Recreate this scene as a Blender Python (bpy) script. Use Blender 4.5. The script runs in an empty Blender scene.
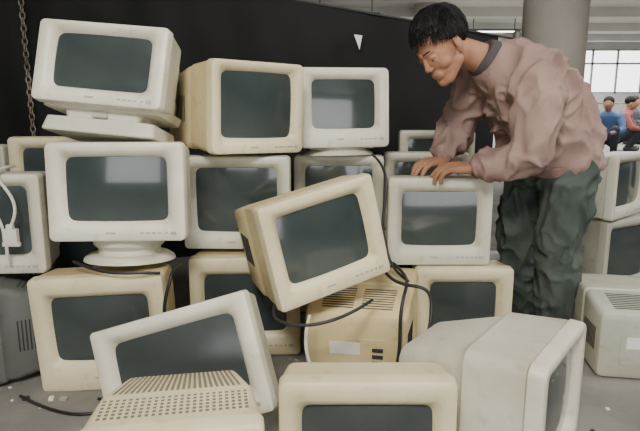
import bpy, bmesh, math, random
from mathutils import Vector, Matrix, noise
random.seed(7)
scene = bpy.context.scene
COL = scene.collection

# ------------------------------------------------------------------ materials
def new_mat(name):
    m = bpy.data.materials.new(name); m.use_nodes = True
    nt = m.node_tree
    return m, nt, nt.nodes['Principled BSDF']

def noisy(name, c1, c2, scale=6, rough=0.5, bump=0.0, bscale=60, lo=0.35, hi=0.7, metallic=0.0, spec=0.5, coat=0.0, detail=6, mid=None):
    m, nt, b = new_mat(name)
    tc = nt.nodes.new('ShaderNodeTexCoord')
    n = nt.nodes.new('ShaderNodeTexNoise'); n.inputs['Scale'].default_value = scale; n.inputs['Detail'].default_value = detail
    nt.links.new(tc.outputs['Object'], n.inputs['Vector'])
    r = nt.nodes.new('ShaderNodeValToRGB')
    r.color_ramp.elements[0].position = lo; r.color_ramp.elements[0].color = (*c1, 1)
    r.color_ramp.elements[1].position = hi; r.color_ramp.elements[1].color = (*c2, 1)
    nt.links.new(n.outputs['Fac'], r.inputs['Fac'])
    nt.links.new(r.outputs['Color'], b.inputs['Base Color'])
    b.inputs['Roughness'].default_value = rough
    b.inputs['Metallic'].default_value = metallic
    b.inputs['Specular IOR Level'].default_value = spec
    b.inputs['Coat Weight'].default_value = coat
    if bump > 0:
        n2 = nt.nodes.new('ShaderNodeTexNoise'); n2.inputs['Scale'].default_value = bscale; n2.inputs['Detail'].default_value = 4
        nt.links.new(tc.outputs['Object'], n2.inputs['Vector'])
        bp = nt.nodes.new('ShaderNodeBump'); bp.inputs['Strength'].default_value = bump; bp.inputs['Distance'].default_value = 0.01
        nt.links.new(n2.outputs['Fac'], bp.inputs['Height'])
        nt.links.new(bp.outputs['Normal'], b.inputs['Normal'])
    return m

def lin(r, g, b):
    f = lambda c: ((c/255+0.055)/1.055)**2.4 if c > 10 else c/255/12.92
    return (f(r), f(g), f(b))

P = {}
def plastic(key, rgb, dirt=0.72):
    c = lin(*rgb)
    m = noisy('plastic_'+key, (c[0]*dirt, c[1]*dirt*.97, c[2]*dirt*.88), c, scale=4, rough=0.42, bump=0.04, bscale=300, lo=0.28, hi=0.60, spec=0.45, detail=8)
    # second, finer layer of light smudges
    nt = m.node_tree; b = nt.nodes['Principled BSDF']; src = b.inputs['Base Color'].links[0].from_socket
    tc = nt.nodes.new('ShaderNodeTexCoord'); n = nt.nodes.new('ShaderNodeTexNoise'); n.inputs['Scale'].default_value = 24; n.inputs['Detail'].default_value = 8
    nt.links.new(tc.outputs['Object'], n.inputs['Vector'])
    r = nt.nodes.new('ShaderNodeValToRGB'); r.color_ramp.elements[0].position = .58; r.color_ramp.elements[0].color = (0, 0, 0, 1); r.color_ramp.elements[1].position = .76; r.color_ramp.elements[1].color = (.40, .40, .40, 1)
    nt.links.new(n.outputs['Fac'], r.inputs['Fac'])
    mx = nt.nodes.new('ShaderNodeMix'); mx.data_type = 'RGBA'
    nt.links.new(r.outputs['Color'], mx.inputs[0]); nt.links.new(src, mx.inputs[6]); mx.inputs[7].default_value = (c[0]*.42, c[1]*.38, c[2]*.30, 1)
    nt.links.new(mx.outputs[2], b.inputs['Base Color'])
    P[key] = m
plastic('cream', (218, 207, 172)); plastic('white', (218, 214, 196)); plastic('grey', (178, 178, 163)); plastic('yellow', (214, 196, 150))
plastic('lightgrey', (200, 198, 180)); plastic('darkgrey', (96, 98, 95))
GLASS = noisy('crt_glass', lin(44, 53, 53), lin(68, 76, 74), scale=3.5, rough=0.12, lo=0.3, hi=0.75, spec=0.6, coat=.5)
GLASS_D = noisy('crt_glass_dark', lin(50, 55, 55), lin(74, 79, 78), scale=3.5, rough=0.22, lo=0.3, hi=0.75, spec=0.5)
DARK = noisy('vent_dark', (0.02, 0.02, 0.018), (0.05, 0.05, 0.045), rough=0.8)
SLOT = noisy('vent_slot', lin(106, 98, 80), lin(122, 113, 92), rough=0.8)
BTN = noisy('button_plastic', lin(150, 148, 138), lin(175, 172, 160), rough=0.5)
LABEL = noisy('paper_label', lin(215, 215, 208), lin(230, 230, 224), rough=0.7)

# ------------------------------------------------------------------ mesh helpers
def finish(me, angle=35):
    for p in me.polygons: p.use_smooth = True
    bm = bmesh.new(); bm.from_mesh(me)
    bmesh.ops.recalc_face_normals(bm, faces=bm.faces[:])
    a = math.radians(angle)
    for e in bm.edges:
        if len(e.link_faces) == 2:
            e.smooth = e.calc_face_angle(0) < a
    bm.to_mesh(me); bm.free()

def mk_obj(name, verts, faces, mats, mi=None, angle=35, parent=None):
    me = bpy.data.meshes.new(name)
    me.from_pydata([tuple(v) for v in verts], [], faces)
    for m in mats: me.materials.append(m)
    if mi:
        for p, i in zip(me.polygons, mi): p.material_index = i
    finish(me, angle)
    ob = bpy.data.objects.new(name, me); COL.objects.link(ob)
    if parent: ob.parent = parent
    return ob

class MB:
    def __init__(s): s.v = []; s.f = []; s.m = []
    def add(s, vs, fs, mi=0):
        o = len(s.v); s.v += [Vector(v) for v in vs]
        for f in fs: s.f.append(tuple(i+o for i in f)); s.m.append(mi)
    def box(s, c, size, mi=0, M=None):
        c = Vector(c); x, y, z = [k/2 for k in size]
        vs = [Vector((a*x, b*y, d*z)) for a in (-1, 1) for b in (-1, 1) for d in (-1, 1)]
        if M is not None: vs = [M @ v for v in vs]
        s.add([c+v for v in vs], [(0,1,3,2),(4,6,7,5),(0,4,5,1),(2,3,7,6),(0,2,6,4),(1,5,7,3)], mi)
    def rings(s, rs, mi=0, cap0=False, cap1=False):
        n = len(rs[0]); vs = [v for r in rs for v in r]; fs = []
        for i in range(len(rs)-1):
            for j in range(n):
                a = i*n+j; b = i*n+(j+1) % n
                fs.append((a, b, b+n, a+n))
        if cap0: fs.append(tuple(range(n))[::-1])
        if cap1: fs.append(tuple((len(rs)-1)*n+j for j in range(n)))
        s.add(vs, fs, mi)

def rrect(y, hw, hh, r, cx=0, cz=0, n=5, bulge=0):
    r = min(r, hw*0.95, hh*0.95); pts = []
    for (sx, sz, a0) in ((1, 1, 0), (-1, 1, 90), (-1, -1, 180), (1, -1, 270)):
        for k in range(n+1):
            a = math.radians(a0 + 90*k/n)
            pts.append(Vector((cx+sx*(hw-r)+r*math.cos(a), y, cz+sz*(hh-r)+r*math.sin(a))))
    return pts

def crt_monitor(loc, w=.40, h=.34, d=.37, yaw=0, pitch=0, roll=0, body='cream', stand=0.0, vent='slots',
                rear=.66, scr=(.79, .73), soff=.03, glass=None, ndip=0.02, buttons=True, name='crt_monitor', bez=None, sbox=False, R=.016, step=.35):
    m = MB(); hw, hh = w/2, h/2
    ow, oh = w*scr[0]/2, h*scr[1]/2; cz = h*soff
    # bezel
    m.rings([rrect(.040, hw-.010, hh-.010, R), rrect(.040, hw, hh, R), rrect(.010, hw-.001, hh-.001, R), rrect(.003, hw-.003, hh-.003, R), rrect(0, hw-.008, hh-.008, R*.8),
             rrect(.001, ow+.012, oh+.012, .020, 0, cz), rrect(.004, ow+.008, oh+.008, .020, 0, cz), rrect(.009, ow, oh, .020, 0, cz),
             rrect(.026, ow-.010, oh-.010, .020, 0, cz)], 3)
    # glass: smooth spherical-ish bulge as a grid trimmed to the opening
    gx, gz = ow-.008, oh-.008; NX, NZ = 20, 16; vs = []; fs = []
    for i in range(NX+1):
        for j in range(NZ+1):
            a = -1+2*i/NX; b = -1+2*j/NZ
            vs.append(Vector((gx*a, .026-.013*(1-a*a*.6-b*b*.4), cz+gz*b)))
    for i in range(NX):
        for j in range(NZ):
            q = i*(NZ+1)+j; fs.append((q, q+NZ+1, q+NZ+2, q+1))
    m.add(vs, fs, 1)
    # shell
    y1 = .05+step*(d-.05); y2 = y1+.030
    r_hw, r_hh = hw*rear, hh*rear*.98
    big = rear > .75
    kx2, kz2 = (.87+.07*big), (.89+.04*big)
    rs = [rrect(.036, hw-.007, hh-.007, R), rrect(.043, hw-.007, hh-.007, R), rrect(.045, hw-.003, hh-.003, R), rrect(y1, hw-.012, hh-.011, R*1.2), rrect(y1+.006, hw-.018, hh-.017, R*1.2),
          rrect(y2, hw*kx2, hh*kz2, R*1.3, 0, -.006), rrect(d-.012, r_hw, r_hh, R*1.3, 0, -ndip), rrect(d-.003, r_hw-.006, r_hh-.006, R*1.2, 0, -ndip),
          rrect(d, r_hw-.018, r_hh-.018, R, 0, -ndip)]
    m.rings(rs, 0, cap0=True, cap1=True)
    zt1, zt2 = -.006+hh*kz2, -ndip+r_hh
    ang = math.atan2(zt2-zt1, d-.012-y2)
    Mx = Matrix.Rotation(ang, 3, 'X')
    xs1, xs2 = hw*kx2, r_hw
    ang2 = math.atan2(xs2-xs1, d-.012-y2)
    L = d-.012-y2
    if vent == 'grid':
        n = 17
        for i in range(n):
            t = .05+.90*i/(n-1)
            wx = (xs1+(xs2-xs1)*t)*1.72
            nc = 23
            for j in range(nc):
                m.box(((j-(nc-1)/2)*wx/nc, y2+L*t, zt1+(zt2-zt1)*t+.0001), (wx/nc*.52, L/n*.52, .0022), 4, Mx)
        n = 6
        for i in range(n):
            for j in range(23):
                m.box(((j-11)*hw*1.72/23, .075+i*(y1-.085)/(n-1), hh-.0052-.0085*(.075+i*(y1-.085)/(n-1)-.054)/(y1-.054)), (hw*1.72/23*.52, .007, .006), 4)
    elif vent == 'slots':
        n = 9
        for i in range(n):
            t = .12+.7*i/(n-1); wx = (xs1+(xs2-xs1)*t)*.62
            for sx in (-1, 1):
                m.box((sx*wx*.62, y2+L*t, zt1+(zt2-zt1)*t), (wx*1.0, .005, .0025), 2, Mx)
        for sx in (-1, 1):
            Mz = Matrix.Rotation(sx*ang2*-1, 3, 'Z')
            for i in range(10):
                t = .12+.7*i/9
                m.box((sx*(xs1+(xs2-xs1)*t), y2+L*t, -.01), (.0025, .005, h*.30), 2, Mz)
    # rear plate
    m.box((0, d+.0005, -ndip-.01), (r_hw*1.2, .003, r_hh*.9), 0)
    m.box((r_hw*.2, d+.003, -ndip+.015), (r_hw*.6, .002, .04), 5)
    for k in range(3): m.box((-r_hw*.45, d+.003, -ndip-.03+.022*k), (.035, .004, .012), 2)
    # front controls
    bz = (cz-oh-hh)/2
    if buttons:
        m.box((-.02, .0005, bz), (.030, .003, .006), 6)
        for k in range(4): m.box((w*.18+k*.018, .0005, bz), (.011, .004, .005), 6)
        m.box((w*.41, 0, bz), (.016, .006, .010), 6)
        m.box((w*.36, 0, bz), (.004, .004, .003), 2)
    for sx in (-1, 1): m.box((sx*hw*.6, .06, -hh+.002), (.04, .02, .01), 0)
    if stand > 0 and not sbox:
        def disc(z, rx, ry, y0=.13):
            return [Vector((rx*math.cos(2*math.pi*k/32), y0+ry*math.sin(2*math.pi*k/32), z)) for k in range(32)]
        zb = -hh-stand
        m.rings([disc(-hh+.01, .12, .11), disc(-hh-stand*.3, .115, .105), disc(-hh-stand*.5, .10, .09), disc(zb+.016, .105, .095)], 0, True, True)
        m.rings([disc(zb+.024, .11, .10), disc(zb+.020, .130, .115), disc(zb+.010, .146, .122), disc(zb, .150, .126)], 0, True, True)
    if stand > 0 and sbox:
        def sq(z, x, y, y0=.15):
            return [Vector((p.x, y0+p.z, z)) for p in rrect(0, x, y, .02)]
        zb = -hh-stand
        m.rings([sq(-hh+.02, hw*.93, .12), sq(-hh-.006, hw*.90, .115), sq(-hh-.010, hw*.86, .11)], 0, True, True)
        m.rings([sq(-hh, hw*.62, .095), sq(-hh-stand*.40, hw*.58, .09), sq(-hh-stand*.45, hw*.84, .11), sq(zb+.004, hw*.88, .12), sq(zb, hw*.86, .118)], 0, True, True)
        m.box((0, .045, -hh-stand*.30), (.05, .008, .012), 6)
        for k in range(5): m.box((-.05+.025*k, .152-.082, -hh-stand*.45), (.012, .01, .006), 2)
    bezm = P[bez or body]
    ob = mk_obj(name, m.v, m.f, [P[body], glass or GLASS, DARK, bezm, SLOT, LABEL, BTN], m.m)
    ob.matrix_world = Matrix.Translation(loc) @ Matrix.Rotation(math.radians(yaw), 4, 'Z') @ Matrix.Rotation(math.radians(pitch), 4, 'X') @ Matrix.Rotation(math.radians(roll), 4, 'Y')
    return ob

# ------------------------------------------------------------------ the pile of monitors
M_ = crt_monitor
# left stack
M_((-.700, 1.80, .195), .43, .385, .38, yaw=0, roll=-3, body='yellow', bez='cream', scr=(.76, .60), soff=.04)
M_((-.632, 1.83, .650), .425, .310, .38, yaw=2, pitch=-4, body='lightgrey', bez='white', stand=.078, scr=(.77, .70), R=.018)
M_((-.690, 1.93, 1.043), .425, .262, .36, yaw=-5, pitch=-14, roll=5, body='lightgrey', bez='white', stand=.085, sbox=True, scr=(.77, .72))
# second column
M_((-.27, 2.06, .190), .40, .375, .38, body='yellow', bez='cream', yaw=2, scr=(.78, .62))
M_((-.305, 2.14, .558), .395, .345, .36, body='grey', bez='lightgrey', yaw=-2)
M_((-.205, 2.10, .900), .370, .315, .44, yaw=37, roll=2, body='yellow', bez='cream', rear=.80, scr=(.80, .76), R=.02)
# third column
M_((.085, 2.50, .18), .38, .35, .36, body='cream')
M_((.078, 2.46, .53), .375, .34, .36, body='grey', bez='lightgrey')
M_((.098, 2.40, .895), .370, .315, .36, yaw=12, pitch=-5, body='lightgrey', bez='white', stand=.03, rear=.8, scr=(.74, .66), soff=.05, R=.02)
# leaning centre monitor
M_((.025, 1.75, .512), .388, .325, .35, yaw=26, pitch=-4, roll=-12, body='yellow', bez='cream', rear=.84, scr=(.77, .70), R=.010)
# box under it, back toward the camera
M_((.18, 2.18, .160), .38, .31, .40, yaw=170, body='yellow', rear=.85)
# right column
M_((.535, 2.12, .160), .365, .32, .36, body='yellow', bez='cream', scr=(.72, .62))
M_((.44, 2.15, .487), .385, .33, .34, body='grey', bez='lightgrey', scr=(.76, .66), R=.014)
M_((.46, 2.60, .18), .37, .35, .34, body='cream')
M_((.465, 2.60, .53), .37, .34, .34, body='grey', bez='lightgrey')
M_((.60, 3.0, .21), .38, .42, .30, body='cream')
M_((.585, 3.0, .60), .38, .34, .30, body='lightgrey')
# far left
M_((-1.105, 1.90, .530), .40, .335, .36, yaw=4, body='grey', bez='lightgrey')
M_((-1.22, 1.95, .180), .38, .355, .34, yaw=-75, body='darkgrey')
M_((-1.06, 2.40, .21), .40, .40, .36, body='cream')
M_((-1.05, 2.40, .60), .40, .36, .36, body='cream')
M_((-1.50, 2.45, .20), .40, .38, .34, body='grey')
M_((-1.49, 2.45, .57), .40, .35, .34, body='grey')
# foreground
M_((-.380, 1.50, .216), .460, .330, .34, yaw=-8, pitch=-17, roll=-18, body='lightgrey', bez='white', glass=GLASS_D, scr=(.80, .70), R=.010)
M_((-.268, .98, .178), .340, .350, .37, yaw=10, body='cream', vent='grid', rear=.78, ndip=.020)
M_((.108, 1.23, .161), .405, .320, .27, yaw=0, pitch=-1, body='cream', rear=.62, glass=GLASS_D, scr=(.78, .66), soff=-.01, R=.018)
M_((.608, 1.37, .180), .385, .35, .40, yaw=54, body='lightgrey', bez='white', rear=.70, R=.030, step=.42, ndip=.014, vent='none')
# right side
M_((1.17, 2.20, .138), .40, .27, .34, yaw=170, body='grey', rear=.88)
M_((1.50, 2.80, .185), .40, .365, .36, yaw=30, body='grey')
M_((1.47, 2.80, .525), .38, .30, .36, yaw=42, body='lightgrey')
M_((1.98, 3.05, .185), .40, .365, .36, yaw=20, body='lightgrey')
M_((1.98, 3.05, .525), .40, .30, .36, yaw=10, body='grey')
M_((2.2, 3.9, .18), .40, .355, .36, yaw=-20, body='grey')
M_((2.75, 3.9, .18), .40, .355, .36, yaw=15, body='lightgrey')

# ------------------------------------------------------------------ blobs for figures
def uv_sphere(mb, c, r, M=None, seg=20, rng=12):
    c = Vector(c); vs = []; fs = []
    rx, ry, rz = r if hasattr(r, '__len__') else (r, r, r)
    for i in range(1, rng):
        th = math.pi*i/rng
        for j in range(seg):
            ph = 2*math.pi*j/seg
            vs.append(Vector((rx*math.sin(th)*math.cos(ph), ry*math.sin(th)*math.sin(ph), rz*math.cos(th))))
    vs.append(Vector((0, 0, rz))); vs.append(Vector((0, 0, -rz)))
    if M is not None: vs = [M @ v for v in vs]
    vs = [c+v for v in vs]
    for i in range(rng-2):
        for j in range(seg):
            a = i*seg+j; b = i*seg+(j+1) % seg
            fs.append((a, a+seg, b+seg, b))
    t = len(vs)-2; bt = len(vs)-1
    for j in range(seg):
        fs.append((t, j, (j+1) % seg)); o = (rng-2)*seg
        fs.append((bt, o+(j+1) % seg, o+j))
    mb.add(vs, fs)

def capsule(mb, p0, p1, r0, r1):
    p0 = Vector(p0); p1 = Vector(p1); ax = (p1-p0)
    q = ax.to_track_quat('Z', 'Y').to_matrix()
    n = 18; rs = []
    for k in range(0, 7):
        a = -math.pi/2+ (math.pi/2)*k/6
        rr = r0*math.cos(a)+1e-5; z = r0*math.sin(a)
        rs.append([p0+q @ Vector((rr*math.cos(2*math.pi*j/n), rr*math.sin(2*math.pi*j/n), z)) for j in range(n)])
    for k in range(0, 7):
        a = (math.pi/2)*k/6
        rr = r1*math.cos(a)+1e-5; z = r1*math.sin(a)
        rs.append([p1+q @ Vector((rr*math.cos(2*math.pi*j/n), rr*math.sin(2*math.pi*j/n), z)) for j in range(n)])
    mb.rings(rs, 0, True, True)

def chain(mb, pts):
    for (a, ra), (b, rb) in zip(pts, pts[1:]): capsule(mb, a, b, ra, rb)

def loft(mb, secs, n=32, e=2.4):
    rs = []
    for c, a, b in secs:
        c, a, b = Vector(c), Vector(a), Vector(b); r = []
        for j in range(n):
            t = 2*math.pi*j/n; ct, st = math.cos(t), math.sin(t)
            r.append(c + a*math.copysign(abs(ct)**(2/e), ct) + b*math.copysign(abs(st)**(2/e), st))
        rs.append(r)
    mb.rings(rs, 0, True, True)

def blob(name, mb, mat, voxel, smooth=6, disp=0, dscale=.1, parent=None, M=None, dfn=None):
    vs = mb.v if M is None else [M @ v for v in mb.v]
    me = bpy.data.meshes.new(name); me.from_pydata([tuple(v) for v in vs], [], mb.f)
    bm = bmesh.new(); bm.from_mesh(me); bmesh.ops.recalc_face_normals(bm, faces=bm.faces[:]); bm.to_mesh(me); bm.free()
    tmp = bpy.data.objects.new(name, me); COL.objects.link(tmp)
    md = tmp.modifiers.new('r', 'REMESH'); md.mode = 'VOXEL'; md.voxel_size = voxel; md.use_smooth_shade = True
    s = tmp.modifiers.new('s', 'SMOOTH'); s.iterations = smooth; s.factor = .5
    dg = bpy.context.evaluated_depsgraph_get(); dg.update()
    me2 = bpy.data.meshes.new_from_object(tmp.evaluated_get(dg))
    bpy.data.objects.remove(tmp)
    me2.materials.clear(); me2.materials.append(mat)
    if dfn:
        norms = [v.normal.copy() for v in me2.vertices]
        for v, nn in zip(me2.vertices, norms): v.co += nn*dfn(v.co)
    for p in me2.polygons: p.use_smooth = True
    me2.update()
    ob = bpy.data.objects.new(name, me2); COL.objects.link(ob)
    if parent: ob.parent = parent
    return ob

SKIN = noisy('skin', lin(146, 104, 80), lin(168, 125, 98), scale=14, rough=.65, bump=.04, bscale=150, spec=.25)
HAIR = noisy('black_hair', (.005, .0045, .0045), (.012, .010, .010), scale=40, rough=.6, spec=.25)
SHIRT = noisy('mauve_sweater', lin(134, 110, 103), lin(160, 135, 126), scale=5, rough=.95, bump=.3, bscale=260, spec=.1)
SHIRT_D = noisy('sweater_rib', lin(118, 94, 88), lin(134, 110, 103), scale=30, rough=.9, spec=.1)
COLLAR = noisy('collar_cloth', lin(62, 58, 58), lin(78, 72, 70), rough=.9)
TROU = noisy('green_trousers', lin(60, 68, 63), lin(82, 90, 84), scale=6, rough=.85, bump=.2, bscale=160, spec=.15)
SHOE = noisy('shoe_leather', (.02, .018, .016), (.045, .04, .035), rough=.5)
EYEW = noisy('eye_white', lin(150, 134, 122), lin(160, 146, 134), rough=.3)
EYED = noisy('eye_iris', (.01, .007, .005), (.02, .012, .008), rough=.1)
LIP = noisy('lips', lin(136, 88, 74), lin(146, 98, 82), rough=.6)

def fold(scale, amp, stretch=(1, 1, 1), seed=0, calm=None):
    s = Vector(stretch)
    def f(co):
        wv = Vector((noise.noise(co*6+Vector((seed, 0, 0))), noise.noise(co*6+Vector((0, seed, 9))), noise.noise(co*6+Vector((3, 7, seed)))))*.05
        c2 = co+wv
        p = Vector((c2.x*s.x, c2.y*s.y, c2.z*s.z))*scale+Vector((seed, seed, seed))
        n = noise.noise(p*.7)
        rid = (1-abs(noise.noise(p)))**4
        rid2 = (1-abs(noise.noise(p*1.9+Vector((5, 3, 1)))))**4
        k = 1
        if calm: k = max(0, min(1, ((co-calm[0]).length-calm[1])/.08))
        return k*amp*(n*.5+(rid-.45)*.9+(rid2-.45)*.6)
    return f

man = bpy.data.objects.new('man_in_sweater', None); COL.objects.link(man)
lat = Vector((.37, -.93, 0)).normalized()      # toward his left
def sec(c, axis, w, d):
    axis = Vector(axis).normalized(); l = (lat-axis*lat.dot(axis)).normalized(); f = axis.cross(l)
    return (c, l*w, f*d)
# sweater
sw = MB()
loft(sw, [sec((.890, 2.30, .665), (0, 0, 1), .165, .130), sec((.890, 2.30, .69), (0, 0, 1), .180, .148), sec((.878, 2.295, .77), (-.25, -.02, 1), .184, .150),
          sec((.835, 2.28, .865), (-.6, -.1, 1), .180, .152), sec((.775, 2.255, .945), (-1, -.2, 1), .180, .150),
          sec((.71, 2.23, 1.003), (-1.2, -.2, 1), .172, .138), sec((.645, 2.215, 1.045), (-1.3, -.2, .9), .140, .102), sec((.585, 2.20, 1.070), (-1.3, -.2, .8), .078, .068)])
SH_L = Vector((.735, 2.075, .990)); EL_L = Vector((.700, 1.990, .745)); WR_L = Vector((.550, 2.110, .694))
SH_R = Vector((.605, 2.385, .990)); EL_R = Vector((.545, 2.44, .80)); WR_R = Vector((.480, 2.33, .700))
def sleeve(mb, S, E, W):
    mid1 = S.lerp(E, .5); mid2 = E.lerp(W, .5)
    chain(mb, [(S, .080), (mid1+Vector((.008, 0, 0)), .074), (E, .064), (mid2, .055), (E.lerp(W, .80), .047), (E.lerp(W, .90), .038)])
sleeve(sw, SH_L, EL_L, WR_L); sleeve(sw, SH_R, EL_R, WR_R)
uv_sphere(sw, (.72, 2.14, 1.005), (.10, .09, .085)); uv_sphere(sw, (.65, 2.31, 1.005), (.09, .08, .085))
blob('sweater', sw, SHIRT, .008, 5, parent=man, dfn=fold(9, .031, (1, 1, .6), calm=(Vector((.56, 2.19, 1.08)), .08)))
cf = MB()
for E, W in ((EL_L, WR_L), (EL_R, WR_R)):
    capsule(cf, E.lerp(W, .88), E.lerp(W, .97), .038, .034)
blob('cuffs', cf, SHIRT_D, .005, 3, parent=man)
hm = MB(); loft(hm, [sec((.890, 2.30, .645), (0, 0, 1), .164, .136), sec((.890, 2.30, .69), (0, 0, 1), .176, .144)])
blob('hem_rib', hm, SHIRT_D, .007, 3, parent=man)
cl = MB()
loft(cl, [sec((.595, 2.203, 1.068), (-1.3, -.2, .8), .082, .072), sec((.572, 2.197, 1.080), (-1.3, -.2, .8), .072, .065), sec((.565, 2.195, 1.084), (-1.3, -.2, .8), .066, .060)])
blob('collar', cl, COLLAR, .004, 3, parent=man)
# trousers
tr = MB()
loft(tr, [sec((.89, 2.30, .60), (0, 0, 1), .150, .120), sec((.89, 2.30, .70), (0, 0, 1), .160, .130), sec((.89, 2.30, .78), (0, 0, 1), .15, .12)])
HL = Vector((.930, 2.215, .68)); KL = Vector((.885, 2.165, .42)); AL = Vector((.910, 2.225, .10))
HR = Vector((.855, 2.385, .68)); KR = Vector((.800, 2.375, .42)); AR = Vector((.860, 2.435, .10))
for H_, K_, A_ in ((HL, KL, AL), (HR, KR, AR)):
    chain(tr, [(H_, .098), (H_.lerp(K_, .5), .092), (K_, .080), (K_.lerp(A_, .5), .073), (K_.lerp(A_, .85), .070), (A_, .066)])
uv_sphere(tr, (.935, 2.30, .66), (.11, .15, .12))
blob('trousers', tr, TROU, .008, 5, parent=man, dfn=fold(10, .024, (1, 1, .5), 4))
shm = MB()
for A_ in (AL, AR):
    dr = Vector((-.93, -.3, 0)).normalized()
    c = Vector((A_.x, A_.y, 0))
    chain(shm, [(c+Vector((.03, .01, .045)), .040), (c+dr*.08+Vector((0, 0, .043)), .040), (c+dr*.14+Vector((0, 0, .035)), .032)])
    capsule(shm, c+Vector((0, 0, .06)), c+Vector((0, 0, .10)), .042, .045)
blob('shoes', shm, SHOE, .007, 4, parent=man)

# hands ------------------------------------------------------------
def hand(name, M, side, curls, thumb_curl=25):
    mb = MB()
    ys = [.031, .010, -.011, -.030]; Ls = [.074, .082, .076, .060]; kx = [.084, .088, .084, .076]
    for i in range(4):
        y = ys[i]*side
        chain(mb, [((0, y*.55, 0), .017), ((.045, y*.85, .002), .0155), ((kx[i], y, .003), .0120)])
        a = curls[i]; p = Vector((kx[i], y, .003)); tot = 0; sp = math.radians(6*(1.5-i))*side
        pts = [(p, .0110)]; seg = [.44, .31, .25]; rad = [.0094, .0084, .0072]
        for k in range(3):
            tot += math.radians(a[k])
            dvec = Vector((math.cos(tot)*math.cos(sp), math.cos(tot)*math.sin(sp), -math.sin(tot)))
            p = p+dvec*Ls[i]*seg[k]; pts.append((p.copy(), rad[k]))
        chain(mb, pts)
    th = Vector((.018, .026*side, -.006)); t1 = th+Vector((.030, .026*side, -.012)); 
    ca = math.radians(thumb_curl)
    t2 = t1+Vector((.030*math.cos(ca), .012*side, -.030*math.sin(ca))); t3 = t2+Vector((.022*math.cos(ca*1.5), .002*side, -.024*math.sin(ca*1.5)))
    chain(mb, [((.005, .012*side, 0), .017), (th, .0175), (t1, .0135), (t2, .0115), (t3, .0088)])
    capsule(mb, (-.05, 0, 0), (.01, 0, 0), .024, .021)
    return blob(name, mb, SKIN, .0025, 3, parent=man, M=M)

def frame(origin, xdir, zhint):
    x = Vector(xdir).normalized(); z = Vector(zhint); z = (z-x*z.dot(x)).normalized(); y = z.cross(x)
    m = Matrix((x, y, z)).transposed().to_4x4(); m.translation = origin
    return m
hand('hand_left', frame(WR_L+Vector((-.012, .006, -.002)), (-.93, .20, -.06), (-.05, -.15, 1)), -1, [(22, 26, 20), (20, 28, 22), (24, 30, 24), (28, 33, 25)], 22)
hand('hand_right', frame(WR_R+Vector((-.008, -.006, -.008)), (-.80, -.50, -.06), (0, -.05, 1)), 1, [(22, 25, 18), (20, 26, 18), (22, 28, 20), (25, 30, 22)], 22)

# head -------------------------------------------------------------
HC = Vector((.412, 2.115, 1.108))
fdir = Vector((-.68, -.38, -.66)).normalized()
upv = Vector((-.55, -.15, .80)); upv = (upv-fdir*upv.dot(fdir)).normalized()
xax = (-fdir).cross(upv)
HM = Matrix((xax, -fdir, upv)).transposed().to_4x4() @ Matrix.Scale(.95, 4); HM.translation = HC
hd = MB()
uv_sphere(hd, (0, .018, .035), (.076, .094, .086)); uv_sphere(hd, (0, -.022, -.012), (.068, .070, .085))
uv_sphere(hd, (0, -.030, -.062), (.056, .054, .050)); uv_sphere(hd, (0, -.070, -.101), (.028, .023, .019))
for s in (-1, 1):
    uv_sphere(hd, (s*.038, -.052, -.032), (.029, .027, .028))
    capsule(hd, (s*.012, -.083, .022), (s*.045, -.070, .024), .009, .008)
    uv_sphere(hd, (s*.010, -.096, -.033), (.008, .009, .0065))
    capsule(hd, (s*.050, -.008, -.062), (s*.022, -.062, -.098), .022, .020)
    uv_sphere(hd, (s*.078, .012, -.008), (.010, .019, .030), Matrix.Rotation(s*.35, 3, 'Z'))
    uv_sphere(hd, (s*.076, .004, -.034), (.007, .009, .011))
    uv_sphere(hd, (s*.031, -.0755, .0045), (.018, .0120, .010))
    uv_sphere(hd, (s*.031, -.0735, -.012), (.017, .009, .007))
chain(hd, [((0, -.086, .012), .008), ((0, -.094, -.012), .009), ((0, -.101, -.028), .0105)])
uv_sphere(hd, (0, -.080, -.066), (.030, .015, .022))
blob('head', hd, SKIN, .003, 5, parent=man, M=HM)
nk = MB(); ninv = HM @ Vector((0, .035, -.05))
chain(nk, [(ninv, .053), (Vector((.54, 2.185, 1.080)), .053), (Vector((.62, 2.20, 1.055)), .058)])
blob('neck', nk, SKIN, .006, 5, parent=man)
em = MB()
for s in (-1, 1): uv_sphere(em, (s*.031, -.0725, -.005), (.0120, .0110, .0085))
mk_obj('eyes', [HM @ v for v in em.v], em.f, [EYEW], parent=man)
em = MB()
for s in (-1, 1): uv_sphere(em, (s*.031, -.0795, -.0065), (.0068, .0048, .0042))
mk_obj('irises', [HM @ v for v in em.v], em.f, [EYED], parent=man)
em = MB()
for s in (-1, 1):
    chain(em, [((s*.015, -.0905, .026), .0022), ((s*.032, -.084, .030), .0026), ((s*.050, -.070, .027), .0016)])
blob('eyebrows', em, HAIR, .0012, 1, parent=man, M=HM)
em = MB()
uv_sphere(em, (0, -.0895, -.063), (.019, .0078, .0036)); uv_sphere(em, (0, -.0882, -.0710), (.016, .0078, .0042))
mk_obj('lips', [HM @ v for v in em.v], em.f, [LIP], parent=man)
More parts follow.
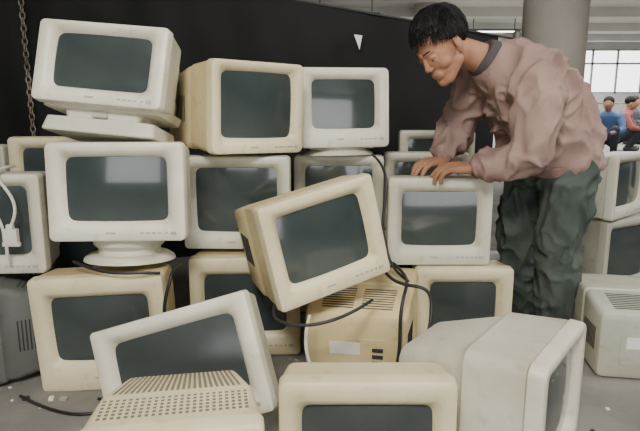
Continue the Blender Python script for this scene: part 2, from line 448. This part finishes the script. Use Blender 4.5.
# hair
def hair_r(dv):
    c = Vector((0, .020, .040)); base = Vector((.087, .106, .098))
    az = math.atan2(dv.x, -dv.y)
    aa = abs(az)/math.pi
    if aa < .22: hl = .34
    elif aa < .38: hl = .34-.62*((aa-.22)/.16)
    elif aa < .5: hl = -.28-.12*((aa-.38)/.12)
    else: hl = -.40-.44*min(1, (aa-.5)/.2)
    hl += .04*math.sin(az*17)+.03*math.sin(az*31)
    t = max(0, min(1, (dv.z-hl)/.10)); k = .80+.20*t
    k *= 1+.05*noise.noise(dv*5)+.02*noise.noise(dv*14)
    return c+Vector((dv.x*base.x, dv.y*base.y, dv.z*base.z))*k, t
hv = MB(); uv_sphere(hv, (0, 0, 0), 1, seg=96, rng=60)
hv.v = [HM @ hair_r(v.normalized())[0] for v in hv.v]
def cone_strand(mb, pts, r):
    rs = []
    for i, p in enumerate(pts):
        dd = (pts[min(i+1, len(pts)-1)]-pts[max(i-1, 0)]).normalized(); q = dd.to_track_quat('Z', 'Y').to_matrix()
        rr = r*(1-i/(len(pts)-1))**.6+.0002
        rs.append([p+q @ Vector((rr*math.cos(a), rr*math.sin(a), 0)) for a in (0, 2.09, 4.19)])
    mb.rings(rs, 0, True, True)
crown = Vector((.15, .35, .93)).normalized()
for i in range(2600):
    dv = Vector((random.gauss(0, 1), random.gauss(0, 1), random.gauss(.3, 1))).normalized()
    p, t = hair_r(dv)
    if t < .3: continue
    fl = (dv-crown*dv.dot(crown)); fl = (fl - dv*fl.dot(dv))
    if fl.length < .05: fl = Vector((random.random()-.5, random.random()-.5, 0))
    fl.normalize(); fl += Vector((random.gauss(0, .25), random.gauss(0, .25), random.gauss(0, .1)))
    pts = []; d2 = dv.copy(); L = random.uniform(.02, .038)
    for k in range(5):
        base = Vector((0, .020, .040))+Vector((d2.x*.087, d2.y*.106, d2.z*.098))
        pts.append(HM @ (base+d2*(.0005+.0024*k*random.uniform(.3, 1))))
        d2 = (d2+fl*L/4/.095).normalized()
    cone_strand(hv, pts, random.uniform(.0010, .0018))
mk_obj('hair', hv.v, hv.f, [HAIR], parent=man, angle=60)

# ------------------------------------------------------------------ crouching people far away
def croucher(x, y, yaw, top, topc, leg):
    par = bpy.data.objects.new('crouching_person', None); COL.objects.link(par)
    par.location = (x, y, 0); par.rotation_euler = (0, 0, math.radians(yaw))
    m1 = noisy('jacket_'+top, tuple(c*.8 for c in topc), topc, rough=.9); m2 = noisy('pants_'+top, tuple(c*.8 for c in leg), leg, rough=.9)
    b = MB(); loft(b, [((0, .05, .22), (.17, 0, 0), (0, .13, 0)), ((0, .04, .40), (.17, 0, 0), (0, .12, 0)), ((0, -.03, .60), (.20, 0, 0), (0, .11, 0)), ((0, -.06, .68), (.08, 0, 0), (0, .07, 0))])
    for s in (-1, 1): chain(b, [((s*.19, -.03, .60), .06), ((s*.24, -.15, .40), .05), ((s*.12, -.36, .36), .035)])
    blob('jacket', b, m1, .02, 3, parent=par)
    b = MB()
    for s in (-1, 1): chain(b, [((s*.09, .08, .20), .10), ((s*.14, -.28, .40), .075), ((s*.13, -.12, .08), .055)])
    blob('pants', b, m2, .02, 3, parent=par)
    b = MB(); uv_sphere(b, (0, -.10, .79), (.072, .09, .11)); capsule(b, (0, -.05, .66), (0, -.08, .74), .05, .05); uv_sphere(b, (0, -.19, .78), .015)
    for s in (-1, 1): uv_sphere(b, (s*.11, -.38, .36), (.035, .05, .03)); uv_sphere(b, (s*.072, -.09, .78), (.012, .02, .03))
    blob('head', b, SKIN, .012, 2, parent=par)
    b = MB(); uv_sphere(b, (0, -.08, .835), (.084, .098, .085)); blob('hair', b, HAIR, .014, 2, parent=par)
    b = MB()
    for s in (-1, 1): capsule(b, (s*.13, -.08, .045), (s*.13, -.24, .04), .045, .04)
    blob('shoes', b, SHOE, .015, 2, parent=par)
croucher(4.55, 9.6, -30, 'blue', lin(80, 105, 150), lin(50, 50, 60))
croucher(5.10, 10.2, 60, 'red', lin(150, 85, 75), lin(40, 44, 50))
croucher(5.9, 11.6, 20, 'grey', lin(110, 110, 120), lin(50, 50, 50))

# ------------------------------------------------------------------ cables
CAB = noisy('black_cable', (.010, .010, .010), (.025, .025, .025), rough=.5)
CABW = noisy('white_cable', lin(200, 198, 188), lin(215, 212, 200), rough=.5)
def cable(name, pts, r, mat, parent=None):
    cu = bpy.data.curves.new(name, 'CURVE'); cu.dimensions = '3D'; cu.bevel_depth = r; cu.bevel_resolution = 4
    sp = cu.splines.new('NURBS'); sp.points.add(len(pts)-1); sp.order_u = 4; sp.use_endpoint_u = True
    for p, q in zip(sp.points, pts): p.co = (*q, 1)
    cu.resolution_u = 12
    cu.materials.append(mat)
    ob = bpy.data.objects.new(name, cu); COL.objects.link(ob)
    if parent: ob.parent = parent
    return ob
cable('power_cable', [(.22, 2.05, .40), (.20, 1.95, .38), (.23, 1.80, .36), (.31, 1.74, .38), (.35, 1.76, .34), (.33, 1.70, .24), (.30, 1.72, .14), (.29, 1.74, .02), (.20, 1.70, .006)], .0055, CAB)
cable('power_cable', [(.26, 2.05, .36), (.29, 1.85, .37), (.26, 1.76, .36), (.24, 1.72, .28), (.25, 1.73, .16), (.22, 1.72, .02), (.12, 1.68, .006)], .0055, CAB)
cable('power_cable', [(-.46, 1.90, .40), (-.455, 1.78, .42), (-.46, 1.76, .38), (-.49, 1.765, .30), (-.47, 1.74, .16), (-.47, 1.72, .03), (-.50, 1.66, .006)], .0055, CAB)
cable('power_cable', [(-.80, 1.88, .415), (-.70, 1.79, .41), (-.62, 1.77, .405), (-.55, 1.775, .41), (-.50, 1.80, .40)], .005, CAB)
cable('power_cable', [(-.03, 1.70, .30), (-.06, 1.66, .22), (.0, 1.64, .10), (.05, 1.62, .01), (.02, 1.58, .006), (-.1, 1.6, .006)], .005, CABW)
cable('power_cable', [(-.10, 1.9, .36), (-.16, 1.70, .31), (-.12, 1.62, .30), (0, 1.58, .31), (.10, 1.62, .34), (.16, 1.75, .33)], .005, CAB)
cable('power_cable', [(.20, 2.30, .72), (.235, 2.12, .70), (.238, 2.09, .60), (.215, 2.08, .50), (.235, 2.06, .42), (.25, 2.02, .345), (.30, 1.95, .325)], .005, CAB)
cable('signal_cable', [(-1.02, 2.0, .712), (-1.02, 1.90, .72), (-1.03, 1.87, .70), (-.97, 1.865, .64), (-.96, 1.87, .58), (-.99, 1.87, .53)], .005, CABW)
cable('signal_cable', [(-1.10, 2.0, .712), (-1.12, 1.90, .715), (-1.10, 1.87, .68), (-1.03, 1.865, .60), (-1.0, 1.868, .50), (-1.01, 1.87, .42)], .005, CABW)
pl = MB(); pl.box((-.99, 1.87, .50), (.045, .018, .05)); pl.box((-.99, 1.87, .475), (.055, .012, .012)); pl.box((-.99, 1.87, .53), (.02, .014, .02))
mk_obj('cable_plug', pl.v, pl.f, [CABW])
cable('power_cable', [(-.95, 1.75, .01), (-.80, 1.65, .006), (-.66, 1.62, .006), (-.62, 1.72, .006), (-.7, 1.74, .006)], .005, CAB)

# ------------------------------------------------------------------ tarp, rope, posts
tarp = bpy.data.objects.new('hanging_tarp', None); COL.objects.link(tarp)
TARP = noisy('black_tarp', (.004, .004, .0045), (.010, .0095, .010), scale=2, rough=.7, bump=.2, bscale=10, spec=.25)
TY = 3.42
def rope_z(x): return 1.437-.168*(x+.107)
v = []; f = []; NX, NZ = 140, 40; x0, x1 = -3.6, .98
for i in range(NX+1):
    x = x0+(x1-x0)*i/NX
    for j in range(NZ+1):
        t = j/NZ; z = .006+(rope_z(x)-.006)*t
        amp = .014*(1-t)**.5+.003
        y = TY+amp*(math.sin(x*9+1.3*math.sin(z*3))+.4*math.sin(x*23+z*5))+.03*noise.noise(Vector((x*2, z*2, 0)))*(1-t*.7)
        v.append((x, y, z))
for i in range(NX):
    for j in range(NZ):
        a = i*(NZ+1)+j; f.append((a, a+NZ+1, a+NZ+2, a+1))
mk_obj('sheet', v, f, [TARP], angle=80, parent=tarp)
METAL = noisy('painted_steel', lin(90, 90, 88), lin(120, 120, 116), rough=.5, metallic=.3)
cable('rope', [(x0-.1, TY, rope_z(x0-.1)+.004), ((x0+x1)/2, TY, rope_z((x0+x1)/2)+.004), (x1+.1, TY, rope_z(x1+.1)+.004)], .006, CAB, tarp)
for xx in (x0-.1, x1+.1):
    p = MB(); h_ = rope_z(xx)+.04
    def disc(z, r): return [Vector((xx+r*math.cos(2*math.pi*k/16), TY+r*math.sin(2*math.pi*k/16), z)) for k in range(16)]
    p.rings([disc(0, .12), disc(.012, .12), disc(.02, .022), disc(h_, .022), disc(h_+.01, .01)], 0, True, True)
    mk_obj('post', p.v, p.f, [METAL], parent=tarp)
ch = MB(); cx = -1.57; k = 0
zz = rope_z(cx)
while zz > .70:
    ringv = []
    for a in range(12):
        A = 2*math.pi*a/12
        p = Vector((.013*math.cos(A), 0, .021*math.sin(A)))
        tq = Vector((math.cos(A), 0, math.sin(A)))
        if k % 2: p = Vector((0, p.x, p.z)); tq = Vector((0, tq.x, tq.z)); side = Vector((1, 0, 0))
        else: side = Vector((0, 1, 0))
        ringv.append([Vector((cx, TY-.11, zz))+p+(tq*math.cos(B)+side*math.sin(B))*.0042 for B in (0, 1.57, 3.14, 4.71)])
    ringv.append(ringv[0]); ch.rings(ringv, 0); zz -= .033; k += 1
mk_obj('chain', ch.v, ch.f, [noisy('worn_chain', lin(100, 90, 78), lin(150, 138, 120), rough=.6, metallic=.3)], parent=tarp)
tg = MB(); tx, tz = .205, 1.225
tg.add([(tx-.022, TY-.07, tz+.035), (tx+.022, TY-.07, tz+.03), (tx+.008, TY-.075, tz-.045), (tx-.022, TY-.068, tz+.035), (tx+.022, TY-.068, tz+.03), (tx+.008, TY-.073, tz-.045)],
       [(0, 1, 2), (3, 5, 4), (0, 3, 4, 1), (1, 4, 5, 2), (2, 5, 3, 0)])
mk_obj('paper_tag', tg.v, tg.f, [LABEL], parent=tarp)

# ------------------------------------------------------------------ room
def box_obj(name, c, size, mat, parent=None):
    m = MB(); m.box(c, size); return mk_obj(name, m.v, m.f, [mat], parent=parent)
FLOOR = noisy('dusty_concrete', lin(98, 96, 91), lin(144, 141, 133), scale=2.4, rough=.85, bump=.4, bscale=25, lo=.3, hi=.7, detail=12)
WALL = noisy('plaster_wall', lin(180, 181, 178), lin(200, 200, 196), scale=1.2, rough=.9)
CEIL = noisy('ceiling_paint', lin(195, 195, 192), lin(215, 214, 210), scale=.8, rough=.9)
X0, X1, Y0, Y1, ZC = -5, 14, -4, 20, 2.75
box_obj('floor', ((X0+X1)/2, (Y0+Y1)/2, -.05), (X1-X0, Y1-Y0, .1), FLOOR)
box_obj('ceiling', ((X0+X1)/2, (Y0+Y1)/2, ZC+.1), (X1-X0, Y1-Y0, .2), CEIL)
box_obj('wall_left', (X0-.1, (Y0+Y1)/2, ZC/2), (.2, Y1-Y0, ZC), WALL)
box_obj('wall_right', (X1+.1, (Y0+Y1)/2, ZC/2), (.2, Y1-Y0, ZC), WALL)
# unseen wall added behind the camera to limit sky light; openings shape screen reflections
wf = MB()
wf.box(((X0-2.6)/2, Y0-.1, ZC/2), (-2.6-X0, .2, ZC)); wf.box(((X1+4.0)/2, Y0-.1, ZC/2), (X1-4.0, .2, ZC))
wf.box((.7, Y0-.1, (2.35+ZC)/2), (6.6, .2, ZC-2.35)); wf.box((-.35, Y0-.1, 1.175), (.5, .2, 2.35))
wf.box((-1.6, Y0-.1, .45), (2.0, .2, .9))
mk_obj('added_wall_front', wf.v, wf.f, [WALL])
for i in range(6):
    yb = 4.5+i*3
    box_obj('ceiling_beam_%d' % (i+1), ((X0+X1)/2, yb, ZC-.10), (X1-X0, .3, .20), CEIL)  # beams across the ceiling
wb = MB(); wins = []
zs0, zs1 = .95, 2.35
wb.box(((X0+X1)/2, Y1+.1, zs0/2), (X1-X0, .2, zs0)); wb.box(((X0+X1)/2, Y1+.1, (zs1+ZC)/2), (X1-X0, .2, ZC-zs1))
px = X0; step = 3.1; wx = 2.5
while px < X1-.3:
    wb.box((px+.3, Y1+.1, (zs0+zs1)/2), (.6, .2, zs1-zs0)); 
    if px+.6+wx <= X1+.01: wins.append(px+.6+wx/2)
    px += step
wb.box((X1-.2, Y1+.1, (zs0+zs1)/2), (.4, .2, zs1-zs0))
mk_obj('wall_back', wb.v, wb.f, [WALL])
FR = noisy('window_frame', lin(140, 145, 145), lin(160, 164, 162), rough=.6)
for n_, xc in enumerate(wins):
    w_ = MB()
    for k in range(4): w_.box((xc-wx/2+.03+(wx-.06)*k/3, Y1+.08, (zs0+zs1)/2), (.06, .05, zs1-zs0))
    for zz in (zs0+.02, (zs0+zs1)/2+.25, zs1-.02): w_.box((xc, Y1+.08, zz), (wx, .05, .06))
    mk_obj('window_%d' % (n_+1), w_.v, w_.f, [FR])
CONC = noisy('column_plaster', lin(176, 168, 156), lin(196, 188, 176), scale=2, rough=.9)
for cx_, cy_ in ((2.25, 6.0), (2.25, 13.0), (8.5, 13.0), (8.5, 6.0), (5.6, 18.0)):
    c = MB()
    def disc(z, r): return [Vector((cx_+r*math.cos(2*math.pi*k/40), cy_+r*math.sin(2*math.pi*k/40), z)) for k in range(40)]
    c.rings([disc(0, .34), disc(.15, .34), disc(.16, .30), disc(ZC-.005, .30)], 0, True, True)
    mk_obj('column', c.v, c.f, [CONC])
TUBE, nt, b = new_mat('fluorescent_tube'); b.inputs['Emission Color'].default_value = (1, .98, .94, 1); b.inputs['Emission Strength'].default_value = 8
for (lx, ly) in ((3.5, 9.1), (7.5, 12.1), (4.2, 15.1), (8.8, 15.1), (0.5, 12.1)):
    l = MB(); l.box((lx, ly, ZC-.30), (1.3, .10, .05), 0); l.box((lx, ly, ZC-.335), (1.2, .035, .03), 1); l.box((lx-.5, ly, ZC-.14), (.02, .02, .28), 0); l.box((lx+.5, ly, ZC-.14), (.02, .02, .28), 0)
    mk_obj('ceiling_lamp', l.v, l.f, [METAL, TUBE], l.m)
WOOD = noisy('table_wood', lin(120, 105, 85), lin(145, 128, 104), rough=.7)
for (tx, ty) in ((7.4, 14.5), (9.6, 16.5)):
    t = MB(); t.box((tx, ty, .72), (1.6, .7, .04))
    for a in (-.72, .72):
        for b2 in (-.28, .28): t.box((tx+a, ty+b2, .35), (.05, .05, .70))
    mk_obj('work_table', t.v, t.f, [WOOD])
sc = MB()
for i in range(260):
    x = random.uniform(-1.3, 1.6); y = random.uniform(1.3, 2.6); s = random.uniform(.004, .018)
    sc.box((x, y, s*.2), (s*random.uniform(.8, 2), s, s*.4), random.choice((0, 1, 1, 2)), Matrix.Rotation(random.random()*3, 3, 'Z'))
mk_obj('floor_debris', sc.v, sc.f, [LABEL, BTN, DARK], sc.m)

# ------------------------------------------------------------------ lights / world
w = bpy.data.worlds.new('World'); scene.world = w; w.use_nodes = True
bg = w.node_tree.nodes['Background']; bg.inputs[0].default_value = (.98, .99, 1, 1); bg.inputs[1].default_value = 4.0
def area(name, loc, target, size, power, col=(1, 1, 1), sy=None):
    l = bpy.data.lights.new(name, 'AREA'); l.energy = power; l.size = size; l.color = col
    if sy: l.shape = 'RECTANGLE'; l.size_y = sy
    o = bpy.data.objects.new(name, l); COL.objects.link(o); o.location = loc
    o.rotation_euler = (Vector(target)-Vector(loc)).to_track_quat('-Z', 'Y').to_euler()
area('added_key_front', (-.3, -.7, 2.6), (0, 2.2, .4), .7, 140, (1, .96, .89))  # added key lamp for soft front light; the ceiling has no opening
area('added_key_right', (2.4, 1.6, 2.6), (.2, 2.2, .3), .8, 68, (1, .97, .93))  # second added lamp under the closed ceiling, lights the pile from the right
area('hall_fill', (5, 11, 2.3), (5, 11, 0), 6, 600, (1, 1, .98), 6)  # added fill panel, brightens the hall beyond what the tubes give
area('hall_fill_back', (7, 17, 2.3), (7, 17, 0), 5, 400, (1, 1, 1), 3)  # another added fill, lifts the far end near the windows

# ------------------------------------------------------------------ camera
cam = bpy.data.cameras.new('cam'); cam.sensor_width = 36; cam.lens = 33.75; cam.clip_start = .02
co = bpy.data.objects.new('camera', cam); COL.objects.link(co)
co.location = (0, 0, .95); co.rotation_euler = (math.radians(90-11.5), 0, 0)
scene.camera = co
